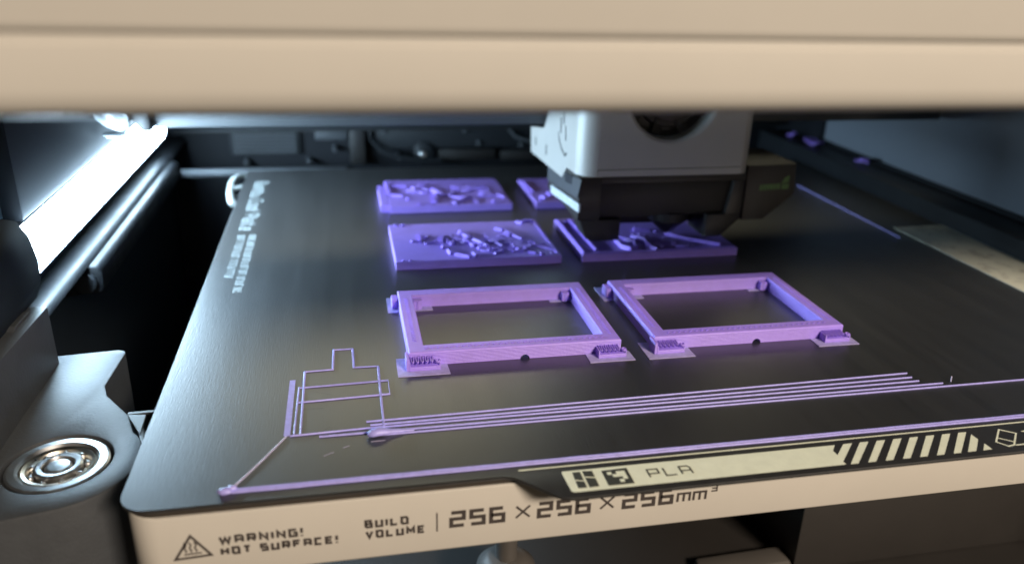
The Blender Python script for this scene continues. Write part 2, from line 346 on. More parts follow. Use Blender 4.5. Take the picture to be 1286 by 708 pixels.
bm = nb(); lathe(bm, [(7.6, zb), (7.6, zb+1.5), (7.1, zb+2.0), (6.4, zb+1.7), (5.9, zb+.9), (5.2, zb+.8), (4.9, zb)], cx, cy, 64); obj('shield', bm, M['brass'], bea, 30)
bm = nb(); lathe(bm, [(4.8, zb), (4.8, zb+1.9), (4.3, zb+2.2), (3.4, zb+2.1), (3.0, zb+1.2), (2.9, zb)], cx, cy, 48); obj('inner_race', bm, M['steel'], bea, 30)
bm = nb(); lathe(bm, [(2.7, zb), (2.7, zb+1.6), (2.2, zb+2.0), (.6, zb+2.1)], cx, cy, 40); obj('shaft_end', bm, M['steel'], bea, 30)
for k in range(9):
    a = 2*math.pi*k/9+.2
    bm = nb(); r = bmesh.ops.create_icosphere(bm, subdivisions=2, radius=.75)
    for v in r['verts']: v.co += Vector((cx+5.6*math.cos(a), cy+5.6*math.sin(a), zb+1.0))
    obj('ball', bm, M['steel'], bea, 60)

# ================================================================== heated bed
bed = thing('heated_bed', 'heated print bed with a pale lettered front cover under the black plate', 'print bed', (130, 130, -17))
ap = [(420, 0)]+[(7, 0)]+arc(7, 6.2, 6.2, -90, -180, 8)[1:]+[(.8, 14), (2.5, 14)]+arc(7.4, 6.6, 4.8, 180, 270, 6)+[(420, 1.8)]
bm = nb(); prism(bm, [(p[0], p[1]) for p in ap], -16.7, -2.1, 'z', .35); apron = obj('front_cover', bm, M['apron'], bed, 40)
bm = nb(); prism(bm, [(4, 3), (283, 3), (283, 250), (4, 250)], -9, -2.2, 'z', .3); obj('heater_block', bm, M['magnet'], bed)
bm = nb(); prism(bm, [(420, .5)]+arc(6.8, 6.6, 6.1, 270, 180, 8)+[(.7, 253), (420, 253)], -2.15, -.72, 'z'); obj('magnet_sheet', bm, M['magnet'], bed, 40)
bm = nb(); prism(bm, [(-7.1, 41.5), (-2.9, 40.7), (-2.5, 32.2), (-4.0, 35.3)], -3.6, -3.0, 'z', .1); prism(bm, [(-7.1, 42.4), (5, 42.8), (5, 42.0), (-7.1, 41.55)], -3.6, -3.0, 'z'); obj('side_tab', bm, M['rear_light'], bed)
F = on_front(-.02)
bm = nb(); stroke(bm, [(9.3, -11.9), (12.5, -6.7), (15.9, -11.6)], .5, F, closed=True)
for k in range(3): stroke(bm, [(11.3+k*.95+.18*math.sin(q*1.6), -10.5+q*.33) for q in range(8)], .3, F)
stroke(bm, [(11.0, -10.95), (14.2, -10.85)], .32, F); obj('hot_surface_symbol', bm, M['print_dark'], apron)
def lettering(rows, parent=apron, m='print_dark'):
    bm = nb()
    for r in rows: word(bm, *r)
    return obj('lettering', bm, M[m], parent)
lettering([("WARNING!", 17.5, -9.5, 33.3, -7.45, .55, F), ("HOT SURFACE!", 17.6, -12.1, 39.9, -10.15, .55, F)])
lettering([("BUILD", 45.2, -9.3, 54.0, -7.25, .54, F), ("VOLUME", 45.3, -11.9, 57.3, -9.9, .54, F)])
bm = nb(); stroke(bm, [(59.7, -11.9), (59.7, -7.3)], .3, F)
obj('divider', bm, M['print_dark'], apron)
lettering([("256", 62.2, -11.4, 73.9, -7.3, .85, F, .2), ("x", 75.9, -10.9, 79.3, -7.6, .48, F), ("256", 80.6, -11.4, 92.3, -7.3, .85, F, .2),
           ("x", 94.2, -10.9, 97.6, -7.6, .48, F), ("256", 99.2, -11.4, 110.9, -7.3, .85, F, .2), ("mm", 111.6, -11.3, 118.6, -7.9, .55, F, .16), ("3", 119.4, -9.3, 121.0, -7.5, .36, F)])
# levelling post under the bed
post = thing('bed_support_post', 'metal post on a pale cone standing below the bed', 'support post', (87, 60, -90))
bm = nb(); lathe(bm, [(3.3, -75), (3.3, -20)], 87.5, 60, 28); obj('shaft', bm, M['warmgrey'], post, 40)
bm = nb(); lathe(bm, [(11, -92), (9, -76), (6.5, -73.5), (5, -72.6)], 87.5, 60, 36); obj('cone', bm, M['warmgrey'], post, 40)

# ================================================================== build plate
pl = thing('build_plate', 'matte black build plate with a printed front tab', 'build plate', (130, 125, 0))
outl = arc(5.6, 5.6, 5.6, 180, 270, 10)+[(73.2, 0), (75.4, -.7), (82.2, -7.6)]+[(83.4, -8.7), (85.5, -9.3), (420, -9.3), (420, 256), (0, 256)]
bm = nb(); prism(bm, outl, -.7, 0, 'z', .12, 2); obj('spring_steel_sheet', bm, [M['plate']], pl, 30)
T = on_top(.006)
def flat(name, build, m, parent=pl, label=None):
    bm = nb(); build(bm); return obj(name, bm, m, parent, label=label)
strip = flat('pale_strip', lambda b: slab(b, [(85.15, -.9), (85.4, -.45), (147.3, -.45), (145.65, -2.4), (145.7, -4.1), (149.4, -.4), (151.6, -.35), (145.5, -6.5), (145.6, -7.5), (86.1, -7.5), (85.55, -7.1)], T), M['print_white'])
T2 = on_top(.05)
def badge(b):
    for q in ([(87.35, -1.15), (88.95, -1.1), (88.95, -4.05), (87.2, -3.55)], [(87.2, -3.95), (88.95, -4.45), (88.95, -6.45), (87.15, -6.4)],
              [(89.45, -1.0), (91.5, -1.2), (91.5, -3.3), (89.45, -2.8)], [(89.45, -3.2), (91.5, -3.7), (91.5, -6.4), (89.45, -6.5)]): slab(b, q, T2)
flat('emblem', badge, M['print_dark2'], strip)
flat('square_marker', lambda b: slab(b, [(93.4, -1.5), (98.9, -1.3), (98.85, -6.6), (93.4, -6.55)], T2), M['print_dark2'], strip)
T3 = on_top(.09)
def cells(b):
    for i, j in ((0, 0), (1, 1), (2, 0), (3, 0), (3, 1), (3, 2), (2, 3), (2, 1)):
        slab(b, [(94.3+i*.95, -2.2-j*.9-.9), (94.3+i*.95+.94, -2.2-j*.9-.9), (94.3+i*.95+.94, -2.2-j*.9), (94.3+i*.95, -2.2-j*.9)], T3)
flat('marker_cells', cells, M['print_white'], strip)
flat('lettering', lambda b: word(b, "PLA", 102.6, -5.35, 112.2, -2.45, .36, T2, .35), M['print_dark2'], strip)
# slanted stripes after the strip, each one its own piece of print
def bar_at(x): return [(x, -.35), (x+2.1, -.35), (x-5.05, -7.55), (x-6.9, -7.55)]
bars = [bar_at(157.7+4.16*k) for k in range(-1, 6)]+[[(181.0, -1.4), (181.1, -3.5), (177.3, -7.5), (175.2, -7.5)], [(181.3, -5.2), (181.4, -7.4), (179.1, -7.5)]]
for q in bars: flat('stripe', lambda b: slab(b, q, T), M['print_white'])
flat('thin_rule', lambda b: stroke(b, [(76.6, 1.35), (420, 1.6)], .4, T), M['print_white'])
def cube(b):
    stroke(b, [(189, -.6), (191.8, -2.6), (187.7, -6.7), (186, -7), (184.5, -5)], .36, T, closed=True)
    stroke(b, [(186.0, -3.6), (188.6, -5.6)], .3, on_top(.012)); stroke(b, [(187.9, -6.85), (200, -6.7)], .36, on_top(.016))
    slab(b, [(193.6, -2.0), (197, -1.6), (197, -4.2)], T)
flat('box_symbol', cube, M['print_white'])
# lettering along the left edge, read from the back towards the front
side = lambda u, v, h: (4.3+v*1.0, 236-u, .006+h)
bm = nb(); word(bm, "Bambu Cool Plate", 0, .6, 70, 6.6, .95, side, .22); obj('lettering', bm, M['print_grey'], pl)
bm = nb(); u = 75.5
rnd = random.Random(3)
for row, (v0, u0, u1) in enumerate(((5.2, 75.5, 131), (1.2, 75.5, 119))):
    u = u0
    while u < u1:
        n = rnd.randint(3, 8)
        for k in range(n):
            if u > u1: break
            s0 = rnd.choice((.9, 1.1, 1.3))
            stroke(bm, [(u+.15, v0), (u+.15, v0+2.4), (u+s0, v0+2.4)] if rnd.random() < .5 else [(u+.15, v0+2.4), (u+.15, v0), (u+s0, v0), (u+s0, v0+2.4)], .42, side); u += s0+.55
        u += 1.0
obj('fine_print', bm, M['print_grey'], pl)
bm = nb(); rs = random.Random(11)
for k in range(16):
    x, y, l, a = rs.uniform(20, 190), rs.uniform(6, 48), rs.uniform(1, 6), rs.uniform(-.5, 1.2)
    stroke(bm, [(x, y), (x+l*.5*math.cos(a), y+l*.5*math.sin(a)+.06), (x+l*math.cos(a), y+l*math.sin(a))], .05, on_top(.002), .006+.0006*k)
obj('scratches', bm, M['rear_light'], pl, kind='stuff')
# smudged pale strip down the right side of the plate
bm = nb(); prism(bm, [(261.2, 140.3), (283.5, 140.9), (285.2, 138), (285.2, -6), (261.2, -6)], .02, .25, 'z', .08); obj('smudged_strip', bm, M['smudge'], pl)
# pale plastic hook beside the plate's far left corner
bm = nb(); tube(bm, [(-.9, 253, -1.5), (-3.4, 251, -.8), (-4.9, 245, -.5), (-5.3, 236, -.5), (-4.4, 222, -.8), (-2.6, 210, -1.2), (-1.4, 206, -1.6)], 1.5, 1.0, 10)
tube(bm, [(-4.6, 228, -.7), (-2.2, 229, -.7), (-.3, 231, -.9)], 1.2, .9, 10)
tag(obj('hook_clip', bm, M['clip'], None, 50), 'small pale hook-shaped clip beside the far left corner of the plate', 'clip')

# ================================================================== printed frames
def ring_frame(x0, y0, wd, dp, h, t, notch):
    bm = nb(); x1, y1 = x0+wd, y0+dp
    o = [(x0, y0), (x1, y0), (x1, y1), (x0, y1)]; i_ = [(x0+t, y0+t), (x1-t, y0+t), (x1-t, y1-t), (x0+t, y1-t)]
    c = .3
    oc = [(x0+c, y0+c), (x1-c, y0+c), (x1-c, y1-c), (x0+c, y1-c)]; ic = [(x0+t-c, y0+t-c), (x1-t+c, y0+t-c), (x1-t+c, y1-t+c), (x0+t-c, y1-t+c)]
    V = lambda L, z: [bm.verts.new((*p, z)) for p in L]
    ot, otop, it, itop, ob, ib = V(o, h-c), V(oc, h), V(i_, h-c), V(ic, h), V(o, 0), V(i_, 0)
    for k in range(4):
        n = (k+1) % 4
        bm.faces.new((otop[k], otop[n], itop[n], itop[k])); bm.faces.new((ot[k], ot[n], otop[n], otop[k])); bm.faces.new((it[k], it[n], itop[n], itop[k]))
        if k == 0:   # front bar: a half-round notch cut in its foot
            na = arc(notch, 0, 1.25, 180, 0, 10)
            A = [bm.verts.new((p[0], y0, p[1])) for p in na]; B = [bm.verts.new((p[0], y0+t, p[1])) for p in na]
            bm.faces.new([ot[0], ob[0]]+A+[ob[1], ot[1]]); bm.faces.new([it[0], ib[0]]+B+[ib[1], it[1]])
            for a in range(len(A)-1): bm.faces.new((A[a], A[a+1], B[a+1], B[a]))
        else:
            bm.faces.new((ob[k], ob[n], ot[n], ot[k])); bm.faces.new((ib[k], ib[n], it[n], it[k]))
    return bm
def dashes(bm, a, b, z, n, wd):
    a, b = Vector(a), Vector(b); d = (b-a)/n; s = Vector((-d.y, d.x)).normalized()
    for k in range(n):
        p = a+d*(k+.15)-s*wd/2; q = a+d*(k+.75)+s*wd/2
        stroke(bm, [(p.x, p.y), (q.x, q.y)], .3, on_top(z), .16)
def support(bm, x0, x1, y0, y1, h):
    # a low block topped by a loose meander of single strands with open gaps
    box(bm, x0, x1, y0, y1, .2, h*.42, .12)
    box(bm, x0, x0+.35, y0, y1, h*.42, h*.8, .05)
    n = 5; z = h*.74; p = []; wdt = (x1-x0-1.9)/n
    for k in range(n):
        xa = x0+.6+wdt*k
        p += [(xa, y1-.1, z+.25), (xa+.05, y0+.75, z), (xa+wdt*.25, y0+.25, z-.05), (xa+wdt*.5, y0+.75, z), (xa+wdt*.55, y1-.35, z+.2), (xa+wdt*.8, y1-.1, z+.25)]
    tube(bm, p, .2, .34, 6)
    tube(bm, [(x1-.62+.55*math.cos(a), y0+.85+.6*math.sin(a), z-.1) for a in [i*.63 for i in range(11)]], .2, .34, 6)
    tube(bm, [(x1-.15, y0+.3, .2), (x1-.15, y0+.3, z)], .2, .2, 6)
def make_frame(x0, label, var):
    y0, wd, dp, h, t = 49.67, 56.37, 41.14, 3.9, 4.1
    f = thing('picture_frame', label, 'printed frame', (x0+wd/2, y0+dp/2, 0), 'purple rectangular frames printed on the plate')
    obj('frame_body', ring_frame(x0, y0, wd, dp, h, t, x0+30.2), M['purple'], f)
    bm = nb(); c = t/2
    dashes(bm, (x0+c, y0+6), (x0+c, y0+dp-6), h, 20, .9); dashes(bm, (x0+wd-c, y0+dp-5), (x0+wd-c, y0+3.5), h, 22, .9); dashes(bm, (x0+4, y0+c), (x0+wd-4, y0+c), h, 30, .7)
    obj('infill_dashes', bm, M['purple'], f, kind='stuff')
    for (a, b, ya, yb, hh) in ((x0-.2, x0+7.7, 46.6, 49.5, 3.2), (x0+49.3, x0+57.0, 46.5, 49.5, 2.9)):
        bm = nb(); support(bm, a, b, ya, yb, hh); obj('support_block', bm, M['purple'], f)
    bm = nb(); box(bm, x0-2.0, x0-.15, y0+dp-5.2, y0+dp-.8, .2, 3.1, .3); obj('support_block', bm, M['purple'], f)
    bm = nb(); box(bm, x0-.9, x0-.12, 46.7, 51.2, .2, 3.5, .15); obj('support_block', bm, M['purple'], f)
    for (a, b) in ((x0+t+.15, x0+t+2.6), (x0+wd-t-2.9, x0+wd-t-.7)):
        bm = nb(); box(bm, a, b, y0+dp-t-2.3, y0+dp-t-.12, .2, 3.0, .25); tube(bm, [((a+b)/2, y0+dp-t-2.4, .3), ((a+b)/2, y0+dp-t-2.4, 2.9)], .28, .28, 6); obj('support_post', bm, M['purple'], f)
    for (a, b, c_, d) in ((-3.1, 9.9, 44.3, 49.5), (46.6, 58.9, 44.7, 49.5), (-3.2, -.1, 83.4, 94.3), (t+.1, 9.9, 83.9, 86.6), (45.7, wd-t-.1, 85.0, 86.6)):
        bm = nb(); prism(bm, [(x0+a, c_+.1*var), (x0+b, c_), (x0+b-.15, d), (x0+a, d)], .01, .18, 'z'); obj('brim', bm, M['brim'], f)
    bm = nb(); prism(bm, [(x0-3.1, 49.52), (x0-.05, 49.52), (x0-.05, 54), (x0-3.0, 54)], .01, .18, 'z'); obj('brim', bm, M['brim'], f)
    bm = nb(); prism(bm, [(x0+wd+.05, 49.52), (x0+wd+2.4, 49.52), (x0+wd+.5, 52.4), (x0+wd+.05, 52.4)], .01, .18, 'z'); obj('brim', bm, M['brim'], f)
make_frame(58.37, 'left purple frame, nearest to the house-shaped outline on the plate', 0)
make_frame(58.37+65.77, 'right purple frame, in front of the tile under the print head', 1)

# ================================================================== printed relief tiles
GT = 'purple relief tiles at the back of the plate'
def lump(bm, pts, wd, z0, h, jag=0):
    """a raised ridge with a stepped top along pts"""
    stroke_pts = [Vector((p[0], p[1])) for p in pts]
    if len(stroke_pts) == 1: stroke_pts.append(stroke_pts[0]+Vector((wd*.8, .2)))
    P = [(p.x, p.y) for p in stroke_pts]
    stroke(bm, P, wd, on_top(z0-.05), h*.6); stroke(bm, P, wd*.62, on_top(z0-.05), h*1.05)
def clamp_in(pts, x0, x1, y0, y1): return [(min(max(p[0], x0), x1), min(max(p[1], y0), y1)) for p in pts]
def tile(x0, x1, y0, y1, h, label, ridges, cut=0, seed=1, field=None, nr=0):
    t = thing('relief_tile', label, 'printed tile', ((x0+x1)/2, (y0+y1)/2, 0), GT)
    pts = [(x0, y0), (x1, y0), (x1, y1-cut), (x1-cut, y1), (x0, y1)] if cut else [(x0, y0), (x1, y0), (x1, y1), (x0, y1)]
    bm = nb(); prism(bm, pts, 0, h, 'z', .25); obj('tile_body', bm, M['purple'], t)
    bm = nb(); rn = random.Random(seed)
    for p, wd, hh in ridges: lump(bm, clamp_in(p, x0+wd/2, x1-wd/2, y0+wd/2, y1-wd/2), wd*.9, h, hh*.62)
    if nr:
        fw, fd = field[1]-field[0], field[3]-field[2]
        for g in range(4):                  # fans of parallel curved ridges, like layered plumes
            gx = field[0]+fw*(.16+.23*g); gy = field[2]+fd*(.68-.32*(g % 2)); base = rn.uniform(-.9, -.3); cnt = max(3, nr//8)
            for k in range(cnt):
                a = base-.16*k; l = fd*(.42-.035*k); ox, oy = gx+1.75*k, gy-.5*k
                p = [(ox+l*q*math.cos(a+.35*q), oy+l*q*math.sin(a+.35*q)) for q in (0, .35, .7, 1)]
                lump(bm, clamp_in(p, x0+2, x1-2, y0+2, y1-2), .85-.05*k, h, .55-.05*k)
            for k in range(3):              # irregular plateaus the ridges grow out of
                bx, by = gx+rn.uniform(-1, 5), gy+rn.uniform(-5, 2); rr = rn.uniform(1.8, 3.4); hh = rn.uniform(.3, .75)
                pts = [(bx+rr*(1+.32*math.sin(3*a+g)+rn.uniform(-.14, .14))*math.cos(a), by+rr*.8*(1+.3*math.cos(2*a+k)+rn.uniform(-.14, .14))*math.sin(a)) for a in [2*math.pi*i/18 for i in range(18)]]
                slab(bm, clamp_in(pts, x0+2, x1-2, y0+2, y1-2), on_top(h-.05), hh+.05+.003*k)
            for k in range(max(4, nr//5)):  # small rounded dabs
                q = bmesh.ops.create_icosphere(bm, subdivisions=2, radius=rn.uniform(.55, .95))
                dx, dy = min(max(gx+rn.uniform(-2, 8), x0+2), x1-2), min(max(gy+rn.uniform(-7, 4), y0+2), y1-2)
                for v in q['verts']: v.co = Vector((v.co.x*1.25+dx, v.co.y+dy, v.co.z*.9+h+.3))
    obj('relief', bm, M['purple'], t, 50)
    return t
A = [([(66.5, 136.7)], 2.0, 1.3), ([(70.3, 144), (69.6, 135.4)], 1.3, 1.2), ([(72.1, 142), (72, 139)], 1.5, 1.2), ([(71, 133.8), (74.4, 135)], 1.6, 1.0),
     ([(78.4, 141), (76.9, 134)], 1.6, 1.5), ([(76.9, 131), (76.9, 128)], 1.4, 1.7), ([(78.2, 126), (78.9, 122)], 1.5, 1.6), ([(80, 122), (84.6, 118.4)], 1.9, 1.6),
     ([(86.4, 122), (86.9, 117.6)], 1.9, 1.9), ([(85.3, 146), (86.0, 141), (87.6, 137)], 2.3, 1.7), ([(88.6, 135.5), (90.5, 132), (92.2, 127.5)], 2.4, 1.8),
     ([(98.6, 148), (101, 145.5)], 2.0, 1.4), ([(102, 143.5), (103, 140)], 1.6, 1.5), ([(103.5, 139), (106, 134)], 2.2, 1.5), ([(95, 134), (97.5, 127)], 1.4, 1.4),
     ([(93.5, 121), (96.5, 122.5)], 1.5, 1.2), ([(80, 143), (90, 130), (97, 124)], 2.6, .8), ([(84, 133), (96, 139), (104, 127)], 3.0, .7), ([(100, 122.3), (104, 122)], 1.3, 1.2),
     ([(105.4, 121), (107.6, 119.6)], 1.4, 1.2), ([(109, 118.4)], 1.8, 1.5), ([(112.6, 118.4)], 1.2, 1.2), ([(61.9, 118)], 1.0, 1.0), ([(64.2, 118)], 1.0, 1.0),
     ([(61.8, 155.6)], 1.2, 1.2), ([(64.4, 155.4)], 1.4, 1.1), ([(108, 154.5), (110, 152.5)], 1.8, 1.6), ([(111, 155.4), (114.5, 155)], 1.4, 1.4), ([(114.9, 154), (115.2, 119)], 1.0, .5)]
tile(59.8, 116.2, 117.2, 157.2, 3.1, 'front left relief tile with a busy raised figure across it', A, 0, 4, (76, 107, 121, 147), 46)
D = [([(123.4, 214), (124.2, 196)], 1.3, .9), ([(125.5, 188), (127.5, 186)], 2.2, 1.6), ([(130, 194), (131, 190)], 1.6, 1.2), ([(124, 183)], 2, 1.3)]
tile(122.0, 178, 180.6, 218.5, 3.1, 'rear right relief tile half hidden behind the print head', D, 0, 9, (134, 170, 185, 212), 12)
Bq = [([(124.5, 155.5), (124.5, 118)], 1.0, .9), ([(129.3, 155), (129.3, 119.5)], 1.3, 1.2), ([(126.6, 153)], 1.4, 1.2), ([(125.5, 118.2), (181, 118.2)], 1.0, .4),
      ([(139.4, 129), (139.6, 121.5), (141.5, 119.4), (144.4, 120.6), (145.2, 125), (143.4, 129)], 1.5, 2.0), ([(146.5, 132), (150, 127), (149.2, 121)], 1.6, 2.4),
      ([(148.2, 122), (151, 117.6)], 1.7, 1.6), ([(152, 127), (157, 123.4)], 1.6, 1.2), ([(161, 135), (167, 127), (176, 120.4)], 2.2, 1.6), ([(150, 140), (156, 139)], 2, 2.2)]
tile(123.7, 181.3, 117.2, 157.2, 3.1, 'front right relief tile lying right under the print head', Bq, 0, 12, (139, 160, 121, 140), 12)
Cq = [([(62.4, 216), (62.4, 198)], 1.8, 1.3), ([(63.5, 196.5), (67.8, 195)], 2.2, 1.3), ([(69, 190)], 1.7, 1.6), ([(64, 211), (70.4, 210)], 1.8, 1.3), ([(76.2, 209)], 2.8, 1.9),
      ([(81.6, 204), (82.4, 199.4), (84.6, 195)], 2.6, 1.9), ([(82.4, 196), (81.2, 189.5), (80, 184)], 2.2, 1.7), ([(73.7, 181.5), (74, 184)], 1.2, 1.0), ([(79, 182), (76, 181.6)], 1.4, .7),
      ([(87.8, 181.6), (91.5, 185.5), (95.4, 191)], 2.0, 1.5), ([(96.5, 190), (98, 185), (97, 182.4)], 2.2, .8), ([(103.8, 182.6)], 2.4, 1.7), ([(107, 184), (110, 184)], 1.4, .5), ([(70, 203), (74, 201)], 2, .6)]
tc_ = tile(61.6, 111.8, 180.6, 221.0, 3.1, 'rear left relief tile with few low bumps and a stepped left edge', Cq, 2.0, 5, (66, 108, 186, 216), 7)
bm = nb(); prism(bm, [(58.3, 182.6), (61.5, 182.6), (61.5, 213.5), (58.3, 213.5)], 0, 3.0, 'z', .25); obj('side_flange', bm, M['purple'], tc_)

# ================================================================== purge lines and calibration drawing
def bead(name, pts, wd, label, cat='printed line', group=None, m='purple_line', hz=.28):
    bm = nb(); tube(bm, [(p[0], p[1], .08) for p in pts], wd/2, hz, 8)
    o = obj(name, bm, M[m], None, 60); return tag(o, label, cat, group)
pg = thing('purge_line', 'long double purple purge line along the front edge of the plate', 'printed line', (110, 3.4, 0))
def wob(x0, y0, x1, y1, n, a, sd):
    r = random.Random(sd); return [(x0+(x1-x0)*k/n, y0+(y1-y0)*k/n+r.uniform(-a, a), .1) for k in range(n+1)]
bm = nb(); tube(bm, wob(19.6, 3.75, 262, 4.0, 60, .05, 1), .36, .3, 8); obj('bead', bm, M['purple_line'], pg, 60)
bm = nb(); tube(bm, wob(20.5, 3.05, 262, 3.35, 60, .05, 2), .36, .27, 8); obj('bead', bm, M['purple_line'], pg, 60)
bm = nb()
for (q, r0, s0) in (((19.2, 3.0), 1.0, (1.35, .8, .7)), ((20.4, 3.8), .8, (1.3, .8, .8))):
    r = bmesh.ops.create_icosphere(bm, subdivisions=3, radius=r0)
    for v in r['verts']:
        k = 1+.12*math.sin(v.co.x*5)*math.cos(v.co.y*6)
        v.co = Vector((v.co.x*s0[0]*k+q[0], v.co.y*s0[1]*k+q[1], max(0.0, v.co.z*s0[2]*k+.5)))
obj('start_blob', bm, M['purple_line'], pg, 60)
bead('house_outline', [(30.4, 21.45), (50.55, 22.2), (50.6, 50.8), (44.6, 51.0), (44.5, 61.5), (39.6, 61.6), (39.4, 50.7), (32.6, 50.4), (32.55, 21.7)], .46, 'thin purple outline of a stepped house shape at the near left', 'calibration outline')
bead('rectangle_outline', [(31.2, 21.6), (31.5, 42.4), (52.7, 43.1), (52.7, 36.4), (31.6, 35.5)], .42, 'thin purple rectangle outline crossing the house shape', 'calibration outline')
bm = nb(); stroke(bm, [(29.75, 21.7), (29.85, 46.5)], 1.35, on_top(.01), .16); tag(obj('calibration_strip', bm, M['purple_line']), 'short wide purple strip standing left of the house outline', 'printed line')
bead('string', [(19.9, 3.8), (22.5, 8.1), (25.6, 13.6), (29.6, 21.3)], .36, 'pale diagonal thread from the purge line start to the house outline', 'thread', None, 'string', .25)
GL = 'parallel purple lines across the near half of the plate'
bead('test_line', [(46.8, 24.75), (90, 25.5), (140, 26.3), (185.2, 27.1)], .5, 'furthest of the parallel purple lines, next to the frames', group=GL)
bead('test_line', [(47.6, 23.2), (90, 23.7), (140, 24.3), (185.0, 24.9)], .5, 'second purple line counted from the frames', group=GL)
bead('test_line', [(46.6, 22.05), (90, 22.3), (140, 22.6), (185.6, 22.9)], .5, 'middle purple line of the five parallel ones', group=GL)
bead('test_line', [(36.6, 20.2), (90, 20.5), (140, 20.7), (191, 20.9)], .5, 'parallel purple line reaching furthest left, just behind the blob', group=GL)
bead('test_line', [(48.5, 18.9), (110, 19.2), (170, 19.3), (262, 19.5)], .5, 'longest parallel purple line, running on past the right side of the picture', group=GL)
bm = nb(); tube(bm, [(46.8, 18.4, .6), (47.8, 18.6, .9), (49.5, 18.9, 1.0), (52, 19.3, .6), (55, 19.6, .35), (57, 19.7, .2)], 1.15, .85, 12, taper=[.45, 1, 1.05, .6, .4, .25])
tag(obj('filament_blob', bm, M['purple_line'], None, 70), 'shiny purple drop of filament at the left end of the parallel lines', 'blob')
bead('edge_line', [(255.4, 128), (255.7, 165), (256, 206)], .28, 'faint purple line along the far right side of the plate', 'printed line')
bm = nb(); tube(bm, [(193.6, 21.2, .1), (193.9, 21.6, .7), (194.1, 21.9, 1.3)], .16, .16, 6); tag(obj('filament_whisker', bm, M['string']), 'tiny upright wisp of filament at the right end of the lines', 'wisp')
# scratches and crumbs on the bare plate
for (x, y, l, a, lb) in ((37.6, 12.8, 2.4, .5, 'longer pale hair of filament on the bare plate, nearest the purge line'), (41.6, 15.2, 1.5, .45, 'shortest pale hair of filament, midway between the purge line and the purple drop'),
                         (47.5, 16.6, 3.0, .05, 'pale hair of filament lying just in front of the purple drop')):
    bm = nb(); tube(bm, [(x, y, .03), (x+l*.5, y+l*.5*math.sin(a)+.08, .05), (x+l*math.cos(a), y+l*math.sin(a), .03)], .07, .05, 6)
    tag(obj('filament_hair', bm, M['string']), lb, 'filament hair', 'filament hairs on the plate')

# filament scraps on the right ledge
SG = 'purple filament scraps on the right ledge'
for (x, y, n, r_, sd, lb) in ((291, 276, 9, 3, 1, 'furthest small purple curl of filament on the right ledge'), (293, 256, 15, 6, 2, 'largest purple tangle of filament on the dark right ledge'), (293, 213, 11, 4, 3, 'nearest purple tangle of filament on the right ledge')):
    rr = random.Random(sd); pts = []
    for k in range(n):
        a = k*1.1+rr.uniform(-.5, .5); q = r_*rr.uniform(.25, 1)
        pts.append((x+.75*q*math.cos(a), y+q*1.7*math.sin(a)*.8, 8.2+rr.uniform(0, 2.8)))
    bm = nb(); tube(bm, pts, .36, .36, 6); tag(obj('filament_scrap', bm, M['purple'], None, 70), lb, 'filament scrap', SG)

# ================================================================== print head
hd = thing('print_head', 'silver grey print head with a round fan opening above the tiles', 'print head', (154, 135, 20))
X0, X1, YF, YB, ZB, ZT = 122.0, 184.2, 122.0, 168.0, 28.9, 84.0
RL, RR = 6.5, 3.5
bm = nb()
plan = [(X1, YB)]+arc(X1-RR, YF+RR, RR, 0, -90, 12)
planL = arc(X0+RL, YF+RL, RL, -90, -180, 12)
def wall(pl_, z0, z1):
    a = [bm.verts.new((*p, z0)) for p in pl_]; b = [bm.verts.new((*p, z1)) for p in pl_]
    for i in range(len(a)-1): bm.faces.new((a[i], a[i+1], b[i+1], b[i]))
wall(plan, ZB, ZT); wall(planL, ZB, ZT)
# left cheek with its stepped lower edge
chk = [(YF+RL, ZB), (137.2, 28.6), (144, 23.4), (194, 21.4), (195.5, 31.6), (173, 35.5), (168, 42), (166, 84), (YF+RL, 84)]
vs = [bm.verts.new((X0, *p)) for p in chk]; bm.faces.new(vs)
vs2 = [bm.verts.new((X0+1.6, *p)) for p in chk]; bm.faces.new(vs2[::-1])
for i in range(len(vs)): bm.faces.new((vs[i], vs[(i+1) % len(vs)], vs2[(i+1) % len(vs)], vs2[i]))
# front face with the fan opening
fx0, fx1 = X0+RL, X1-RR; FC = (153.9, 56.8); FR = 15.6; n = 72
inn = [(FC[0]+FR*math.cos(2*math.pi*k/n), FC[1]+FR*math.sin(2*math.pi*k/n)) for k in range(n)]
def edge_pt(a):
    c, s = math.cos(a), math.sin(a); t = 1e9
    if c > 1e-6: t = min(t, (fx1-FC[0])/c)
    if c < -1e-6: t = min(t, (fx0-FC[0])/c)
    if s > 1e-6: t = min(t, (ZT-FC[1])/s)
    if s < -1e-6: t = min(t, (ZB+2.6-FC[1])/s)
    return (FC[0]+t*c, FC[1]+t*s)
angs = sorted(set([2*math.pi*k/n for k in range(n)]+[math.atan2(z-FC[1], x-FC[0]) % (2*math.pi) for x in (fx0, fx1) for z in (ZB+2.6, ZT)]))
oV = [bm.verts.new((edge_pt(a)[0], YF, edge_pt(a)[1])) for a in angs]
rings = []
for (rr_, yy) in ((FR+1.3, YF), (FR+.3, YF+.5), (FR, YF+1.2), (FR, YF+6)):
    rings.append([bm.verts.new((FC[0]+rr_*math.cos(a), yy, FC[1]+rr_*math.sin(a))) for a in angs])
seq = [oV]+rings; N_ = len(angs)
for a, b in zip(seq, seq[1:]):
    for i in range(N_): bm.faces.new((a[i], a[(i+1) % N_], b[(i+1) % N_], b[i]))
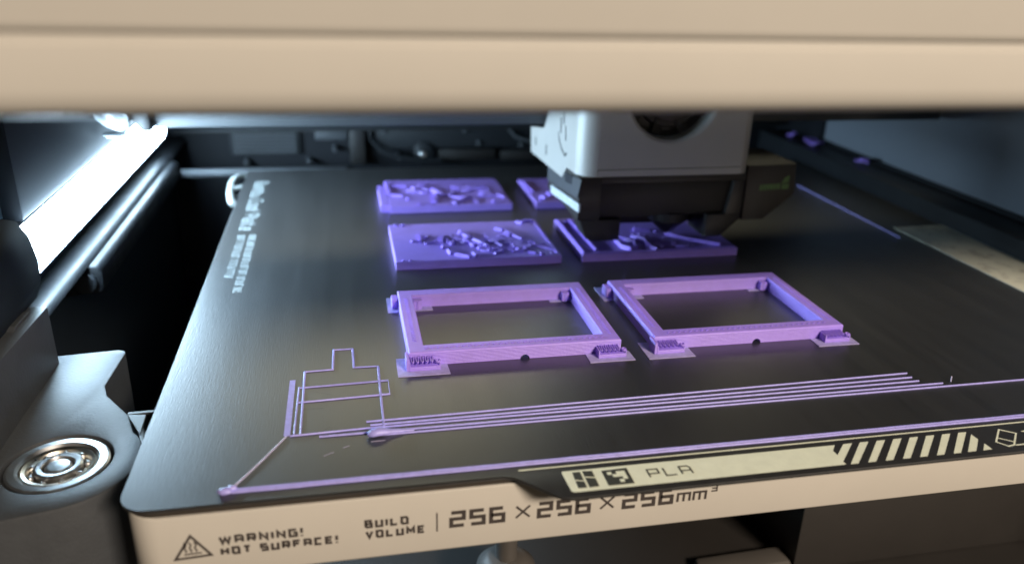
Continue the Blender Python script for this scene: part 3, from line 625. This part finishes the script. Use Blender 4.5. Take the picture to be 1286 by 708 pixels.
# lower band, a hair proud
b0 = [bm.verts.new(p) for p in ((fx0, YF, ZB+2.6), (fx1, YF, ZB+2.6), (fx1, YF-.35, ZB+2.2), (fx0, YF-.35, ZB+2.2), (fx1, YF-.2, ZB), (fx0, YF-.2, ZB))]
bm.faces.new((b0[0], b0[1], b0[2], b0[3])); bm.faces.new((b0[3], b0[2], b0[4], b0[5]))
obj('head_cover', bm, M['head'], hd, 14)
# marks on the lit cheek
for (y, z, l, w_, a) in ((186, 27.6, 3.4, 1.5, 0), (168, 28.0, 4.0, 1.4, 0), (148, 41.5, 5.5, 1.3, .12), (144.5, 45, 5, 1.2, .1), (141, 40, 5, 1.2, .2)):
    bm = nb(); prism(bm, [(y-w_/2-a*l/2, z-l/2), (y+w_/2-a*l/2, z-l/2), (y+w_/2+a*l/2, z+l/2), (y-w_/2+a*l/2, z+l/2)], X0-.06, X0+.3, 'x', .03); obj('side_slot', bm, M['rear'], hd)
bm = nb(); stroke(bm, [(151, 38.5), (150, 36.2), (146, 33.6), (141, 32.0), (138.5, 33.4)], .9, lambda u, v, h: (X0-.02-h, u, v)); obj('side_mark', bm, M['rear'], hd)
# fan
fan = obj('fan', lathe(nb(), [(15.5, 132), (15.5, 128.2), (12.4, 127.6), (12.2, 126.4), (11.6, 125.9), (2, 125.8)], *FC, 56, 'y'), M['black'], hd, 35)
bm = nb(); lathe(bm, [(9.6, 126), (9.6, 125.2), (9.0, 124.8), (1, 124.8)], *FC, 48, 'y'); obj('fan_hub', bm, M['taupe'], fan, 35)
for k in range(9):
    a = 2*math.pi*k/9
    bm = nb()
    pts = [(FC[0]+r_*math.cos(a+d), yy, FC[1]+r_*math.sin(a+d)) for r_, d, yy in ((9.8, 0, 125.4), (15, .12, 125.8), (15, .4, 127.4), (9.8, .35, 127.2))]
    bm.faces.new([bm.verts.new(p) for p in pts]); r = bmesh.ops.extrude_face_region(bm, geom=bm.faces[:])
    for v in [g for g in r['geom'] if isinstance(g, bmesh.types.BMVert)]: v.co.y += .5
    obj('fan_blade', bm, M['duct'], fan)
# lower duct housing
bm = nb(); prism(bm, [(122.6, 122.6), (130.2, 122.4), (130.2, 165), (122.6, 165)], 13.3, 28.7, 'z', .5); obj('duct_column', bm, M['duct'], hd, 40)
bm = nb(); prism(bm, [(123.4, 13.25), (138.4, 13.25), (138.4, 5.6), (128, 5.6), (126.2, 6.6)], 122.8, 134, 'y', .4); obj('duct_foot', bm, M['duct'], hd, 40)
bm = nb(); prism(bm, [(170.6, 14), (183.5, 14), (183.4, 12), (176.6, 5.6), (170.6, 5.6)], 122.8, 138, 'y', .4); obj('duct_foot', bm, M['duct'], hd, 40)
bm = nb(); prism(bm, [(130.25, 26.4), (183.6, 26.4), (183.8, 28.75), (130.25, 28.75)], 122.3, 165, 'y', .3); obj('duct_band', bm, M['duct'], hd, 40)
bm = nb(); prism(bm, [(130.3, 13.4), (177.4, 13.9), (179.6, 26.3), (130.3, 26.3)], 124.6, 165, 'y', .4); obj('duct_panel', bm, M['black'], hd, 40)
bm = nb(); prism(bm, [(177.6, 13.9), (183.6, 13.9), (183.6, 26.35), (179.8, 26.35)], 122.7, 160, 'y', .3); obj('duct_column', bm, M['duct'], hd, 40)
bm = nb(); box(bm, 140.5, 170.2, 133.5, 163, 8.2, 13.2, .5); obj('hotend_shade_block', bm, M['black'], hd, 40)  # dark block added as a hotend, hiding and shading the purple tile below
bm = nb(); lathe(bm, [(7.5, 14), (7.5, 11), (4.2, 8.0), (1.2, 5.4), (.5, 4.9)], 159, 131, 24); obj('nozzle', bm, M['duct'], hd, 40)
bm = nb(); prism(bm, [(120, 20.2), (120, 17.2), (158, 13.6), (158, 16.8)], 121.9, 122.7, 'x', .1); obj('side_label', bm, M['foil'], hd)
bm = nb(); prism(bm, [(119.6, 28.6), (123.2, 21.3), (158, 17.4), (165, 17), (165, 23)], 122.2, 122.58, 'x', .1); obj('side_cheek', bm, M['bracket'], hd)
bm = nb(); prism(bm, [(130.5, 27.5), (139, 26), (139, 23), (131, 24.2)], 122.0, 122.3, 'x', .05); obj('side_window', bm, M['rear'], hd)
# side bracket with a green print
bm = nb(); prism(bm, [(184.5, 31.4), (203.2, 31.6), (204, 20.6), (193, 11.3), (184.5, 11.3)], 123.2, 150, 'y', .6); sb = obj('side_bracket', bm, M['taupe'], hd, 40)
bm = nb(); Gf = on_front(123.18)
for k in range(6): slab(bm, [(189.9+k*1.35, 22.2+.06*k), (191.0+k*1.35, 22.2+.06*k), (191.0+k*1.35, 24.3+.06*k), (189.9+k*1.35, 24.3+.06*k)], Gf)
slab(bm, [(198.0, 24.6), (201.0, 25.0), (201.0, 27.6), (199.2, 26.6)], Gf); slab(bm, [(198.4, 22.4), (201.2, 22.6), (201.2, 24.5), (198.4, 24.3)], Gf); obj('green_mark', bm, M['green'], sb)
# the cross beam the head slides on, with its carriage at the left wall
gb = thing('gantry_beam', 'grey cross beam behind the print head, lit at its left end', 'cross beam', (120, 178, 44))
bm = nb(); box(bm, -20.5, 298, 172, 184, 37.2, 58, .8); obj('beam_body', bm, M['rear_light'], gb, 40)
bm = nb(); prism(bm, [(-24.2, 36.8), (-21.4, 36.8), (-21.4, 58), (-27, 58), (-27, 41)], 168, 186, 'y', .4); obj('beam_end_gap', bm, M['black'], gb, 40)
bm = nb(); prism(bm, [(-39, 46), (-38.5, 41.5), (-35, 38.6), (-30.5, 37.2), (-27.6, 38.6), (-27.6, 58), (-39, 58)], 166, 186, 'y', .8); cg = obj('carriage', bm, M['clear'], gb, 40)
bm = nb(); lathe(bm, [(0.2, 35.0), (3.6, 35.1), (4.1, 35.6), (3.8, 36.2), (.2, 36.3)], -33.6, 170, 28); obj('carriage_roller', bm, M['clear'], cg, 40)
